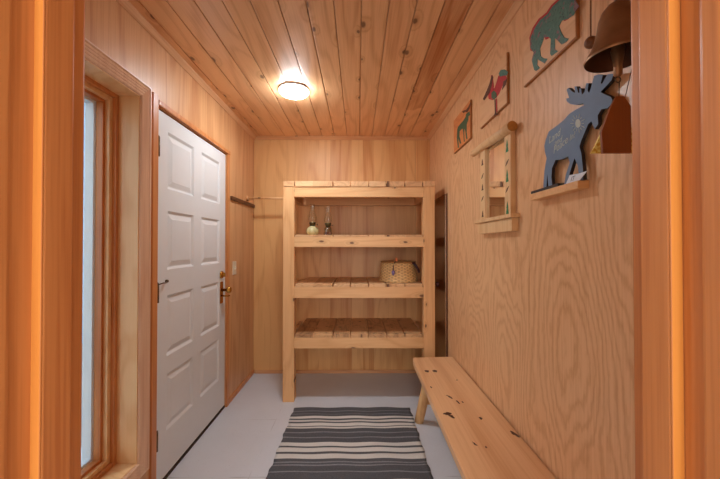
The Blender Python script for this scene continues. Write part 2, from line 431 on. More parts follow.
# left wall with window and door holes
WY0, WY1, WZ0, WZ1 = 0.93, 1.595, 0.255, 2.055
DY0, DY1, DZ1 = 1.735, 2.655, 2.065
b = B()
for (y0, y1, z0, z1) in ((YH, WY0, 0, H), (WY0, WY1, 0, WZ0), (WY0, WY1, WZ1, H), (WY1, DY0, 0, H), (DY0, DY1, DZ1, H), (DY1, YB + .1, 0, H)):
    b.box(XL - WT, XL, y0, y1, z0, z1)
struct('wall_left', b, M['ply_left'], label='plywood wall holding window and door')

# front wall with the cased opening the photo is taken through
OL, OR_, OZ = -0.405, 0.405, 2.07
b = B()
b.box(HX0, OL - 0.02, YH, YF, 0, H); b.box(OR_ + 0.02, HX1, YH, YF, 0, H); b.box(OL - 0.02, OR_ + 0.02, YH, YF, OZ + 0.02, H)
struct('wall_front', b, M['ply_left'], label='plywood wall around the opening')

# hall behind the camera
struct('wall_hall_left', B().box(HX0 - .1, HX0, HY, YH, 0, H), M['hall'])
struct('wall_hall_right', B().box(HX1, HX1 + .1, HY, YH, 0, H), M['hall'])
struct('wall_hall_back', B().box(HX0 - .1, HX1 + .1, HY - .1, HY, 0, H), M['hall'])
struct('ceiling_hall', B().box(HX0 - .1, HX1 + .1, HY - .1, YH, H, H + .1), M['hall'])

# cased opening: jamb, stop, casings
def jamb_side(sg):
    X = lambda v: sg * v
    def bx(b, xa, xb, *a, **k): b.box(min(X(xa), X(xb)), max(X(xa), X(xb)), *a, **k)
    b = B(); bx(b, 0.396 if sg < 0 else 0.400, 0.425, YH + 0.008, YF, 0, OZ + .02, bev=0.003)
    struct('trim_1' if sg < 0 else 'trim_2', b, M['jamb'], label='varnished fir jamb of the opening')
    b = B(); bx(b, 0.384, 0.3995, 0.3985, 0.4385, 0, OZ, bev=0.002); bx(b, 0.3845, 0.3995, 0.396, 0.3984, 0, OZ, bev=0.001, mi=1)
    struct('trim_3' if sg < 0 else 'trim_4', b, [M['jamb'], M['stop']], label='stop strip on the jamb, near face painted as lit')
    b = B(); bx(b, 0.392, 0.50, YH - 0.018, YH + 0.006, 0, OZ + .08, bev=0.004)
    struct('trim_5' if sg < 0 else 'trim_6', b, M['jamb'], label='flat casing around the opening')
    b = B(); bx(b, 0.414, 0.47, YF + 0.0005, YF + 0.014, 0, OZ + .07, bev=0.005)
    struct('trim_7' if sg < 0 else 'trim_8', b, M['jamb'] if sg < 0 else M['casing'], label='casing on the entry side of the opening')
jamb_side(-1); jamb_side(1)
b = B().box(-0.399, 0.399, YH, YF, OZ - .001, OZ + .02)
struct('trim_9', b, M['jamb'], label='head jamb of the opening')

# crown strips and baseboards
cr = 0.028
def crown(name, ax, x, y0, y1, sg):
    b = B()
    if ax == 'Y':
        pts = [(x, y0, H), (x, y0, H - cr), (x + sg * 0.006, y0, H - cr), (x + sg * cr, y0, H - 0.006), (x + sg * cr, y0, H)]
        b.prism(pts, (0, y1 - y0, 0)); m = M['trim']
    else:
        pts = [(y0, x, H), (y0, x, H - cr), (y0, x - 0.006, H - cr), (y0, x - cr, H - 0.006), (y0, x - cr, H)]
        b.prism(pts, (y1 - y0, 0, 0)); m = M['trimx']
    struct(name, b, m, label='thin crown strip')
crown('trim_10', 'Y', XL, YF, YB, 1); crown('trim_11', 'Y', XR, YF, YB, -1); crown('trim_12', 'X', YB, XL + cr, XR - cr, 1)
struct('baseboard_back', B().box(XL + .02, XR, YB - 0.014, YB, 0, 0.032, bev=0.003), M['trimx'])
struct('baseboard_left', B().box(XL, XL + 0.012, DY1 + 0.05, YB, 0, 0.04, bev=0.003), M['casing'])

# outside the window: ground and the pale blue siding of the next building
struct('ground', B().box(-9, HX0 - 0.12, HY, 9, -0.2, -0.1), plain('outside_ground', srgb(150, 150, 146), 0.9), label='ground outside')
b = B()
for k in range(26):
    z = -0.1 + k * 0.15
    b.prism([(-4.0, 1.2, z), (-4.0, 1.2, z + 0.152), (-3.985, 1.2, z + 0.150), (-3.965, 1.2, z)], (0, 6.0, 0))
struct('wall_outside', b, plain('pale_blue_siding', srgb(140, 188, 216), 0.7, mottle=0.03), label='pale blue siding of the next building')
# ---- window
win = struct('window_1', B().ring(WY0, WY1, WZ0, WZ1, [(-0.002, XL - WT + 0.04), (-0.002, XL + 0.003), (0.004, XL + 0.004)]), M['winjamb'], label='tall narrow window with deep pine jamb')
prof = [(0.002, XL), (0.002, XL + 0.008)]
d = 0.006
for k in range(4):
    prof += [(d, XL + 0.014), (d + 0.006, XL + 0.017), (d + 0.010, XL + 0.013), (d + 0.012, XL + 0.010)]; d += 0.0145
prof += [(0.066, XL + 0.018), (0.072, XL + 0.018), (0.074, XL)]
struct('window_casing', B().ring(WY0, WY1, WZ0, WZ1, prof), M['wincase'], win, label='fluted casing')
def rectring(y0, y1, z0, z1, wdt, x0, x1):
    b = B()
    b.box(x0, x1, y0, y0 + wdt, z0, z1, bev=0.002); b.box(x0, x1, y1 - wdt, y1, z0, z1, bev=0.002)
    b.box(x0, x1, y0 + wdt, y1 - wdt, z0, z0 + wdt, bev=0.002); b.box(x0, x1, y0 + wdt, y1 - wdt, z1 - wdt, z1, bev=0.002)
    return b
struct('window_stop', rectring(WY0, WY1, WZ0, WZ1, 0.020, XL - 0.122, XL - 0.094), M['casing'], win)
struct('window_frame', rectring(WY0 + .02, WY1 - .02, WZ0 + .02, WZ1 - .02, 0.020, XL - 0.15, XL - 0.112), M['winjamb'], win)
struct('sash', rectring(WY0 + .038, WY1 - .038, WZ0 + .038, WZ1 - .038, 0.016, XL - 0.165, XL - 0.132), M['sash'], win)
struct('outer_frame', rectring(WY0 + .04, WY1 - .04, WZ0 + .04, WZ1 - .04, 0.024, XL - 0.21, XL - 0.168), M['alu'], win, label='white outer frame')
struct('pane', B().box(XL - 0.152, XL - 0.148, WY0 + .05, WY1 - .05, WZ0 + .05, WZ1 - .05), M['glass'], win)

# ---- door
XD = XL - 0.004   # door face
b = B()
dy0, dy1, dz0, dz1 = DY0 + .006, DY1 - .006, 0.025, DZ1 - 0.008
cols = [(dy0 + 0.108, dy0 + 0.403), (dy0 + 0.505, dy0 + 0.800)]
rows_ = [(0.27, 0.59), (0.69, 1.035), (1.18, 1.515), (1.64, 1.965)]
ys = sorted({dy0, dy1, *[v for c in cols for v in c]}); zs = sorted({dz0, dz1, *[v for c in rows_ for v in c]})
for i in range(len(ys) - 1):
    for j in range(len(zs) - 1):
        y0, y1, z0, z1 = ys[i], ys[i + 1], zs[j], zs[j + 1]
        if (y0, y1) in cols and (z0, z1) in rows_:
            lv = [(0, XD), (0.006, XD - 0.004), (0.014, XD - 0.010), (0.020, XD - 0.010), (0.045, XD - 0.003), (0.047, XD - 0.002)]
            rr = []
            for dd, xx in lv:
                rr.append([b.bm.verts.new(v) for v in ((xx, y0 + dd, z0 + dd), (xx, y1 - dd, z0 + dd), (xx, y1 - dd, z1 - dd), (xx, y0 + dd, z1 - dd))])
            for a_, c_ in zip(rr, rr[1:]):
                for q in range(4): b.bm.faces.new((a_[q], a_[(q + 1) % 4], c_[(q + 1) % 4], c_[q]))
            b.bm.faces.new(rr[-1])
        else:
            b.bm.faces.new([b.bm.verts.new(v) for v in ((XD, y0, z0), (XD, y1, z0), (XD, y1, z1), (XD, y0, z1))])
b.box(XD - 0.042, XD - 0.0105, dy0, dy1, dz0, dz1)
for (a0, a1, c0, c1) in ((dy0, dy0 + .001, dz0, dz1), (dy1 - .001, dy1, dz0, dz1), (dy0, dy1, dz0, dz0 + .001), (dy0, dy1, dz1 - .001, dz1)):
    b.box(XD - 0.02, XD - 0.0002, a0, a1, c0, c1)
bmesh.ops.remove_doubles(b.bm, verts=b.bm.verts[:], dist=0.00002)
door = struct('door_1', b, M['door'], label='white eight-panel entry door')
for hz in (1.85, 1.06, 0.27):
    b = B().rev([(0.007, hz - 0.05), (0.007, hz + 0.05)], (XL + 0.008, DY0 + 0.008, 0), seg=12)
    b.rev([(0.004, hz + 0.05), (0.006, hz + 0.054), (0.002, hz + 0.06)], (XL + 0.008, DY0 + 0.008, 0), seg=12)
    b.box(XD + 0.0002, XD + 0.003, DY0 + 0.010, DY0 + 0.034, hz - 0.048, hz + 0.048)
    link('hinge', b, M['hinge'], door, label='dark bronze hinge')
b = B().tube([(XL + 0.012, DY0 + 0.006, 1.108), (XL + 0.03, DY0 + 0.02, 1.115), (XL + 0.022, DY0 + 0.06, 1.112), (XL + 0.012, DY0 + 0.085, 1.118)], 0.0035, 8)
b.rev([(0.008, 0), (0.008, 0.012)], (XL + 0.004, DY0 + 0.088, 1.118), 'X', 12)
link('door_stop', b, M['hinge'], door, label='metal hinge-pin door stop')
hy = DY1 - 0.078
b = B().rev([(0.030, 0), (0.030, 0.006), (0.024, 0.014), (0.012, 0.016)], (XD, hy, 1.085), 'X', 24)
b.box(XD + 0.014, XD + 0.032, hy - 0.004, hy + 0.004, 1.068, 1.102, bev=0.002)
link('deadbolt', b, M['brass'], door, label='brass deadbolt thumb turn')
hd = link('handle_plate', B().box(XD, XD + 0.006, hy - 0.026, hy + 0.026, 0.86, 1.03, bev=0.004), M['brass'], door, label='brass handle plate')
b = B().rev([(0.012, 0.005), (0.010, 0.045), (0.020, 0.048), (0.026, 0.062), (0.022, 0.076), (0.008, 0.080)], (XD, hy, 0.965), 'X', 24)
link('knob', b, M['brass'], hd)
b = B().tube([(XD + 0.006, hy, 0.92), (XD + 0.04, hy + .005, 0.915), (XD + 0.045, hy + 0.05, 0.912)], 0.007, 10)
link('lever', b, M['brass'], hd)
# door casing + threshold
b = B().box(XL, XL + 0.014, DY0 - 0.045, DY0 - 0.002, 0, DZ1 + 0.055, bev=0.003)
struct('trim_13', b, M['casing'], label='door casing on the hinge side')
b = B().box(XL, XL + 0.014, DY1 + 0.002, DY1 + 0.045, 0, DZ1 + 0.004, bev=0.003)
struct('trim_14', b, M['casing'], label='door casing on the latch side')
b = B().box(XL, XL + 0.018, DY0 - 0.002, DY1 + 0.05, DZ1 + 0.004, DZ1 + 0.034, bev=0.006)
struct('trim_15', b, M['casing'], label='door head casing')
b = B().box(XD - 0.06, XD + 0.002, DY0, DY1, 0, 0.016, bev=0.002)
struct('trim_16', b, M['dark'], label='dark door threshold')
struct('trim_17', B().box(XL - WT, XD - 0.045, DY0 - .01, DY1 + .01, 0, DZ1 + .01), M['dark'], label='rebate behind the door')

# ------------------------------------------------------------------ shelving unit
SX0, SX1, SY0, SY1 = -0.634, 0.651, 2.74, 3.357
PW = 0.096; ZT = 1.815
unit = thing('shelving_unit', 'tall pale pine shelving unit with four slatted shelves against back wall', 'shelf', (0.0, (SY0 + SY1) / 2, 0))
for x0 in (SX0, SX1 - PW):
    for y0 in (SY0,):
        link('post', B().box(x0, x0 + PW, y0, y0 + 0.09, 0, ZT, bev=0.003), M['post'], unit)
levels = [(0.449, 0.540, 0.567), (0.872, 0.965, 0.990), (1.303, 1.392, 1.407), (1.727, ZT, 1.862)]
for zb, zr, zt in levels:
    xa, xb = SX0 + PW, SX1 - PW; wb0, wb1 = SX0 + 0.03, SX1 - 0.03
    link('rail', B().box(xa, xb, SY0 + 0.001, SY0 + 0.039, zb, zr, bev=0.003), M['shelf'], unit)
    link('rail', B().box(wb0, wb1, SY1 - 0.04, SY1 - 0.002, zb, zr, bev=0.003), M['shelf'], unit)
    for x0 in (SX0 + 0.03, SX1 - 0.068):
        link('side_rail', B().box(x0, x0 + 0.038, SY0 + 0.09, SY1 - 0.0405, zb, zr, bev=0.003), M['slat'], unit)
    top = zt > 1.8
    def xp(px): return (px - 358) / F * SY0
    sl = [(xp(295.3), xp(332.4)), (xp(333.6), xp(350)), (xp(351), xp(368)), (xp(369), xp(386.2)), (xp(387.2), xp(404.4)), (xp(405.4), xp(422.3))]
    if top: sl = [(SX0 + 0.004, xp(294.2))] + sl + [(xp(423.4), SX1 + 0.004)]
    b = B()
    for k, (a0, a1) in enumerate(sl):
        b.box(a0, a1, SY0 - (0.004 if top else -0.002) + random.uniform(-.003, .0005), SY1 - 0.002, zr, zt - random.uniform(0, 0.002), bev=0.002)
    link('shelf', b, M['slatdark'] if zt < 0.6 else M['slat'], unit, label='worn stained slatted shelf' if zt < 0.6 else None)

# dowel rod + cleat
rod = thing('hanging_rod', 'slim wooden closet rod from left wall to the shelving unit', 'rod', (XL, 3.15, 1.775))
link('pole', B().tube([(XL + 0.003, 3.15, 1.775), (SX0 + 0.028, 3.15, 1.775)], 0.011, 16), M['shelf'], rod)
link('socket', B().rev([(0.026, 0), (0.026, 0.014), (0.018, 0.022)], (XL, 3.15, 1.775), 'X', 24), M['post'], rod)
cl = thing('wall_cleat', 'dark brown narrow cleat strip on left wall beside the rod', 'cleat', (XL, 2.74, 1.72))
link('strip', B().box(XL, XL + 0.018, 2.74, 3.345, 1.705, 1.735, bev=0.003), M['cleat'], cl)
for yy in (2.83, 3.05, 3.27):
    link('screw', B().rev([(0.004, 0.018), (0.004, 0.0195), (0.001, 0.0205)], (XL, yy, 1.72), 'X', 10), M['hinge'], cl)

# light switch
sw = thing('light_switch', 'small ivory switch plate on left wall past the door', 'switch', (XL, 2.83, 1.12))
link('plate', B().box(XL, XL + 0.006, 2.795, 2.87, 1.062, 1.178, bev=0.002), M['ivory'], sw)
link('toggle', B().box(XL + 0.006, XL + 0.018, 2.828, 2.838, 1.108, 1.13, bev=0.002), M['ivory'], sw)

# ceiling light
LX, LY = -0.46, 2.32
cl = thing('ceiling_light', 'round white flush ceiling lamp, switched on', 'lamp', (LX, LY, H))
link('housing', B().rev([(0.104, H), (0.104, H - 0.0155)], (LX, LY, 0), seg=48), M['white'], cl)
link('diffuser', B().rev([(0.1039, H - 0.0156), (0.102, H - 0.021), (0.090, H - 0.034), (0.065, H - 0.045), (0.03, H - 0.049), (0.004, H - 0.050)], (LX, LY, 0), seg=48), M['diffuser'], cl, label='glowing white diffuser')

# ------------------------------------------------------------------ items on the shelves
Z2, Z3 = 1.407, 0.990
def oil_lamp(label, x, y, s, font_mat, kind):
    t = thing('oil_lamp', label, 'oil lamp', (x, y, Z2), 'small oil lamps on the shelf')
    c = (x, y, Z2)
    P = lambda l: [(r * s, h * s) for r, h in l]
    if kind == 0:
        link('font', B().rev(P([(0.030, 0), (0.044, 0.004), (0.054, 0.022), (0.052, 0.045), (0.040, 0.062), (0.022, 0.076)]), c, seg=32), font_mat, t, label='squat pale green font')
    else:
        link('font', B().rev(P([(0.040, 0.0), (0.040, 0.004), (0.034, 0.030), (0.032, 0.062), (0.022, 0.076)]), c, seg=32), font_mat, t, label='clear glass font')
        link('oil', B().rev(P([(0.032, 0.005), (0.031, 0.03)]), c, seg=24), M['redoil'], t, label='red lamp oil')
    link('burner', B().rev(P([(0.020, 0.076), (0.024, 0.082), (0.024, 0.094), (0.030, 0.100), (0.028, 0.108)]), c, seg=24), M['burner'], t)
    link('wick_knob', B().tube([(x + 0.02 * s, y - .01, Z2 + 0.088 * s), (x + 0.042 * s, y - .02, Z2 + 0.088 * s), (x + 0.046 * s, y - .021, Z2 + 0.088 * s)], [0.0018, 0.0018, 0.008 * s], 10), M['burner'], t)
    link('chimney', B().rev(P([(0.024, 0.109), (0.034, 0.125), (0.036, 0.145), (0.028, 0.175), (0.020, 0.205), (0.018, 0.26)]), c, seg=32, caps=False), M['chimney'], t, label='clear glass chimney')
p = ony(312.5, 234, 2.86); oil_lamp('oil lamp with squat pale green font and glass chimney, on second shelf, nearer left post', p.x, 2.86, 1.05, M['fontglass'], 0)
p = ony(328, 234, 2.86); oil_lamp('narrow clear glass oil lamp with red oil, right of the squat green one', p.x, 2.86, 0.98, M['clearfont'], 1)

bx_, by_ = 0.372, 3.0
bk = thing('wicker_basket', 'round lidded woven basket with dark leather handle, on third shelf', 'basket', (bx_, by_, Z3))
prof = []; nrow = 16
for k in range(nrow):
    tt = k / (nrow - 1)
    rr = 0.178 - 0.030 * tt - 0.004 * math.sin(tt * 3.1)
    prof += [(rr, Z3 + 0.004 + 0.160 * tt)]
prof = [(0.165, Z3)] + prof
full = []
for i, (r, h) in enumerate(prof): full.append((r, h))
dense = []
for (r0, h0), (r1, h1) in zip(full, full[1:]):
    for q in range(3):
        f = q / 3; dense.append((r0 + (r1 - r0) * f, h0 + (h1 - h0) * f))
dense.append(full[-1])
def weave(i, row):
    return 0.0030 * math.cos(i * math.pi / 2 + math.pi * (row // 3)) + 0.0025 * abs(math.sin(row * math.pi / 3))
body = link('body', B().rev(dense, (bx_, by_, 0), seg=144, fn=weave), M['wicker'], bk)
zt = Z3 + 0.164
lidp = [(0.156, zt), (0.158, zt + 0.010)]
for k in range(12):
    r0 = 0.154 - k * 0.012
    lidp += [(r0, zt + 0.013 + 0.004), (r0 - 0.006, zt + 0.013 + 0.0005 + k * 0.0006)]
lidp += [(0.003, zt + 0.02)]
lid = link('lid', B().rev(lidp, (bx_, by_, 0), seg=96), M['wicker'], bk)
ring = [(bx_ + 0.157 * math.cos(a * math.pi / 24), by_ + 0.157 * math.sin(a * math.pi / 24), zt + 0.010) for a in range(49)]
link('rim', B().tube(ring, 0.0055, 8), M['wickerd'], bk, label='darker rim band')
# leather handle at the right
hp = [(bx_ + 0.110, by_ - 0.118, zt + 0.004), (bx_ + 0.122, by_ - 0.135, zt + 0.006), (bx_ + 0.140, by_ - 0.140, zt - 0.018), (bx_ + 0.160, by_ - 0.135, zt - 0.050), (bx_ + 0.174, by_ - 0.112, zt - 0.075), (bx_ + 0.172, by_ - 0.085, zt - 0.080)]
b = B().tube(hp, [0.008, 0.011, 0.012, 0.012, 0.009, 0.006], 10)
link('handle', b, M['leather'], bk, label='dark leather handle')
tx, ty = bx_ - 0.062, by_ - 0.152
b = B().tube([(tx + .03, ty + 0.015, zt + 0.028), (tx + .01, ty - 0.006, zt + 0.012), (tx, ty - 0.014, zt - 0.02), (tx - 0.002, ty - 0.020, zt - 0.055)], 0.0045, 8)
st = link('strap', b, M['leather'], bk, label='dark leather thong')
link('bead', B().rev([(0.004, zt - 0.052), (0.014, zt - 0.062), (0.016, zt - 0.075), (0.006, zt - 0.098)], (tx - 0.002, ty - 0.018, 0), seg=16), M['purple'], st, label='purple bead')
link('knot', B().rev([(0.004, zt + 0.018), (0.014, zt + 0.026), (0.012, zt + 0.040), (0.005, zt + 0.058)], (tx + .03, ty + 0.018, 0), seg=12), M['orange'], bk, label='orange toggle')

# leaning dark mirror behind the unit's right post
b = B()
p0 = onx(450, 190, XR - 0.012).y; 
mir = thing('leaning_mirror', 'tall brown-tinted mirror panel against right wall, behind the shelf post', 'mirror', (XR - 0.02, 2.9, 0))
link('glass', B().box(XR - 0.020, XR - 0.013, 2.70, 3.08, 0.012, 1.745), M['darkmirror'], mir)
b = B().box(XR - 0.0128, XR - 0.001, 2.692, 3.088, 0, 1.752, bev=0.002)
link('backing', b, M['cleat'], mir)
# small dark knob on the post
kx = SX1
tag(link('peg_knob', B().rev([(0.006, 0), (0.006, 0.018), (0.018, 0.022), (0.022, 0.034), (0.016, 0.044), (0.004, 0.047)], (kx, SY0 + 0.045, 0.985), 'X', 20), M['leather'], origin=(kx, SY0 + 0.045, 0.985)),
    'small dark round knob screwed to the right shelf post', 'knob')

# ------------------------------------------------------------------ bench
BZ = 0.45
bn = thing('bench', 'long knotty pine plank bench with round log legs along right wall', 'bench', (0.57, 1.65, 0))
by0, by1 = 0.78, 2.515
b = B()
outline = [(0.425, by1 - 0.0, BZ), (0.738, by1 + 0.02, BZ), (0.742, by0, BZ), (0.40, by0, BZ), (0.405, 1.3, BZ), (0.412, 1.9, BZ), (0.417, 2.44, BZ)]
b.prism(outline, (0, 0, -0.042))
bmesh.ops.bevel(b.bm, geom=[e for e in b.bm.edges if len(e.link_faces) == 2 and e.calc_face_angle(0) > 0.5], offset=0.004, segments=2, affect='EDGES')
seat = link('seat', b, M['bench'], bn)
def knot_spot(px, py, rl, rw, rot=0.0):
    d = CROT @ Vector(((px - 360) / F, -(py - 239.5) / F + SHY * 720 / F, -1))
    q = CAM + d * ((BZ + 0.0006 - CAM.z) / d.z)
    pts = []
    n = 14
    for i in range(n):
        a = 2 * math.pi * i / n; k = 1 + random.uniform(-0.35, 0.35)
        u, v = rw * math.cos(a) * k, rl * math.sin(a) * k
        pts.append((q.x + u * math.cos(rot) - v * math.sin(rot), q.y + u * math.sin(rot) + v * math.cos(rot), BZ + 0.0006))
    return pts
for px, py, rl, rw, ro in ((427, 371, .020, .014, 0), (435, 371, .022, .013, .3), (431, 387, .012, .005, 0), (450, 397, .022, .008, .5), (458, 402, .018, .005, .2), (462.5, 402, .012, .005, 0),
                           (448, 413.5, .016, .020, .2), (451, 416, .020, .010, .6), (457, 380, .005, .004, 0), (481, 418, .012, .008, 0), (515, 434, .022, .010, .35), (475, 444, .014, .004, .3), (486, 447, .007, .004, 0)):
    link('knot', B().prism(knot_spot(px, py, rl, rw, ro), (0, 0, -0.0012)), M['knot'], seat, label='dark knot')
for (tx0, ty0, lx, ly) in ((0.520, 2.36, 0.455, 2.43), (0.655, 2.36, 0.705, 2.43), (0.515, 1.00, 0.455, 0.93), (0.655, 1.00, 0.705, 0.93)):
    a, c = Vector((tx0, ty0, BZ - 0.040)), Vector((lx, ly, 0.0))
    pts = [a.lerp(c, k / 5) for k in range(6)]
    b = B().tube(pts, [0.030, 0.032, 0.033, 0.034, 0.034, 0.033], 20, 0, 1)
    for v in b.bm.verts:
        if v.co.z < 0.03: v.co.z = max(v.co.z, 0.0) if v.co.z > 0 else 0.0
    link('leg', b, [M['log'], M['logend']], bn)
b = B().tube([(0.47, 2.40, 0.16), (0.70, 2.40, 0.16)], 0.016, 14)
link('stretcher', b, M['log'], bn)

# ------------------------------------------------------------------ rug
RX0, RX1, RY1 = -0.515, 0.42, 2.63
seq = [('d', .05), ('g', .008), ('d', .04), ('g', .006), ('d', .028), ('w', .030), ('d', .022), ('w', .026), ('d', .018), ('w', .036), ('d', .010), ('w', .022),
       ('d', .045), ('g', .010), ('d', .050), ('g', .012), ('d', .048), ('w', .040), ('d', .018), ('w', .040), ('d', .020), ('w', .048),
       ('d', .026), ('g', .010), ('d', .014), ('g', .010), ('d', .05), ('g', .008), ('d', .06)]
seq = seq + seq[5:]
b = B(); yy = RY1; NX = 40
idx = {'d': 0, 'g': 1, 'w': 2}
prev = None; ycur = yy; sm = []
for k, (c, wd) in enumerate(seq):
    n = max(1, round(wd / 0.012))
    for q in range(n): sm.append((ycur - wd * q / n, idx[c]))
    ycur -= wd
sm.append((ycur, None))
def rz(x, y): return 0.009 + 0.0015 * math.sin(y * 60 + 2 * math.sin(x * 5)) + 0.001 * math.sin(x * 23 + y * 7)
grid = []
for (y, _) in sm:
    wob = 0.005 * math.sin(y * 31) + 0.003 * math.sin(y * 73)
    grid.append([b.bm.verts.new((RX0 + (RX1 - RX0) * i / NX + wob * (1 if i > NX / 2 else -1) * 0.8, y + 0.003 * math.sin(i * 0.5 + y * 9), rz(i * .02, y))) for i in range(NX + 1)])
for r_ in range(len(grid) - 1):
    for i in range(NX):
        f = b.bm.faces.new((grid[r_][i], grid[r_][i + 1], grid[r_ + 1][i + 1], grid[r_ + 1][i])); f.material_index = sm[r_][1]; f.smooth = True
ext = bmesh.ops.extrude_face_region(b.bm, geom=b.bm.faces[:])
for v in [g for g in ext['geom'] if isinstance(g, bmesh.types.BMVert)]: v.co.z = 0.0006
rug = link('rug', b, [M['rug_d'], M['rug_g'], M['rug_w']], origin=((RX0 + RX1) / 2, 1.9, 0))
tag(rug, 'flat woven rug with charcoal and cream stripes on the floor before the shelves', 'rug')

# ------------------------------------------------------------------ right wall decorations
def plaque(label, y0, y1, z0, z1, face):
    t = thing('animal_plaque', label, 'wall art', (XR, (y0 + y1) / 2, (z0 + z1) / 2), 'carved animal plaques on the right wall')
    link('board', B().box(XR - 0.012, XR - 0.0005, y0, y1, z0, z1, bev=0.0015), M['plaque_edge'], t)
    link('panel', B().box(XR - 0.0135, XR - 0.0122, y0 + 0.004, y1 - 0.002, z0 + 0.006, z1 - 0.002), face, t, label='wood picture panel')
    return t
XP = XR - 0.0138
def art(t, name, pts, mat, dx=0.0, label=None, th=0.0015):
    P = [onx(px, py, XP - dx) for px, py in pts]
    return link(name, B().prism([(q.x, q.y, q.z) for q in P], (th, 0, 0)), mat, t, label=label)

t1 = plaque('wooden plaque of a walking teal bear outlined in red, above the metal moose', 1.078, 1.425, 2.018, 2.275, M['plaque'])
z7 = lambda u, v: (525 + u / 7.98, v / 7.98)
z3 = lambda u, v: (520 + u / 5.325, v / 5.325)
bear = [z7(45, 300), z7(72, 230), z7(120, 160), z7(180, 112), z7(220, 50), z7(270, 5), z7(310, -22), z7(345, -30), z7(380, -14), z7(405, 10), z7(430, 50), z7(405, 85), z7(385, 122), z7(335, 152),
        z7(292, 165), z7(270, 210), z7(290, 262), z7(312, 300), z7(348, 308), z7(325, 338), z7(290, 355), z7(250, 312), z7(236, 305), z7(238, 395), z7(262, 408), z7(212, 446), z7(200, 430), z7(206, 310), z7(182, 292), z7(150, 300),
        z3(120, 220), z3(105, 260), z3(110, 300), z3(125, 310), z3(145, 313), z3(130, 338), z3(110, 325), z3(92, 315), z3(90, 345), z3(105, 362), z3(85, 378), z3(75, 372), z3(62, 320), z3(72, 280), z3(56, 255), z3(55, 225)]
red = [z7(34, 300), z7(60, 222), z7(108, 150), z7(170, 100), z7(208, 42), z7(258, -4), z7(300, -34), z7(345, -40), z7(375, 0), z7(350, 110), z7(350, 150), z7(318, 168), z7(285, 150), z7(240, 180), z7(200, 200),
       z7(200, 300), z7(165, 318), z7(150, 290), z7(120, 330), z7(75, 330), z7(60, 410), z7(42, 402)]
art(t1, 'outline', red, M['red'], 0.0, 'red outline')
art(t1, 'bear_figure', bear, M['teal'], 0.0016, 'teal bear')
t2 = plaque('wooden plaque of a red and green bird in flight, middle of the three plaques', 1.585, 1.935, 2.018, 2.272, M['plaque'])
zb = lambda u, v: (478 + u / 5.84, 48 + v / 5.84)
art(t2, 'bird_figure', [zb(58, 262), zb(75, 240), zb(95, 235), zb(108, 200), zb(118, 165), zb(135, 140), zb(160, 150), zb(168, 180), zb(145, 215), zb(125, 265), zb(108, 290), zb(85, 305), zb(62, 298)], M['red'], 0.0, 'red bird body')
art(t2, 'head', [zb(120, 150), zb(132, 128), zb(155, 125), zb(174, 140), zb(168, 160), zb(145, 162), zb(128, 168)], M['teal'], 0.0016, 'teal head')
art(t2, 'belly', [zb(78, 262), zb(92, 248), zb(106, 262), zb(108, 285), zb(92, 302), zb(78, 290)], M['green'], 0.0016, 'dark green belly')
art(t2, 'wing', [zb(28, 298), zb(50, 250), zb(66, 210), zb(80, 158), zb(88, 168), zb(80, 220), zb(66, 262), zb(36, 306)], M['brownpaint'], 0.0018, 'dark wing')
art(t2, 'wing', [zb(148, 195), zb(168, 180), zb(160, 215), zb(140, 245)], M['brownpaint'], 0.0018, 'dark wing')
art(t2, 'wing', [zb(75, 160), zb(84, 158), zb(92, 225), zb(84, 262), zb(74, 240)], M['red'], 0.0014, 'red wing')
art(t2, 'leg', [zb(96, 300), zb(101, 300), zb(104, 380), zb(118, 388), zb(92, 398), zb(98, 380)], M['brownpaint'], 0.0016)
art(t2, 'leg', [zb(104, 295), zb(110, 295), zb(112, 370), zb(106, 375)], M['red'], 0.0016)
t3 = plaque('small orange plaque of a dark green moose, farthest of the three plaques', 2.105, 2.47, 2.018, 2.272, M['plaque_orange'])
zm = lambda u, v: (452 + u / 8.0, 95 + v / 8.0)
art(t3, 'moose_figure', [zm(42, 275), zm(50, 250), zm(90, 205), zm(108, 175), zm(112, 150), zm(140, 130), zm(145, 160), zm(132, 172), zm(130, 200), zm(118, 235), zm(118, 300), zm(124, 350), zm(112, 352), zm(106, 290), zm(98, 268), zm(100, 350), zm(104, 372), zm(94, 376),
                         zm(90, 300), zm(84, 268), zm(62, 290), zm(60, 330), zm(74, 385), zm(64, 392), zm(50, 345), zm(56, 420), zm(46, 424), zm(38, 340)], M['green'], 0.0, 'dark green moose')
art(t3, 'antler', [zm(80, 132), zm(96, 122), zm(112, 118), zm(128, 98), zm(148, 55), zm(150, 70), zm(138, 108), zm(120, 140), zm(104, 136), zm(90, 145)], M['brownpaint'], 0.0016)

# rustic mirror
mr = thing('wall_mirror', 'rustic pine-framed mirror with log top rail and painted trees', 'mirror', (XR, 1.73, 1.38))
XM = 0.715
link('log_rail', B().tube([(XM, 2.0, 1.886), (XM, 1.85, 1.885), (XM, 1.65, 1.876), (XM, 1.492, 1.872)], [0.019, 0.021, 0.023, 0.024], 20, 0, 1), [M['mirror_wood'], M['logend']], mr, label='round peeled log top rail')
mp = []
for y0, y1 in ((1.835, 1.905), (1.525, 1.588)):
    mp.append(link('frame_post', B().box(0.721, XR - 0.0005, y0, y1, 1.468, 1.868, bev=0.004), M['mirror_wood'], mr))
link('glass', B().box(0.7345, 0.7375, 1.588, 1.835, 1.468, 1.862), M['mirror'], mr, label='mirror glass')
link('backing', B().box(0.738, XR - 0.0005, 1.59, 1.834, 1.462, 1.866), M['cleat'], mr)
link('ledge', B().box(0.702, XR - 0.0005, 1.485, 1.955, 1.448, 1.467, bev=0.004), M['mirror_wood'], mr)
link('bottom_board', B().box(0.714, XR - 0.0005, 1.50, 1.925, 1.385, 1.4475, bev=0.004), M['mirror_wood'], mr)
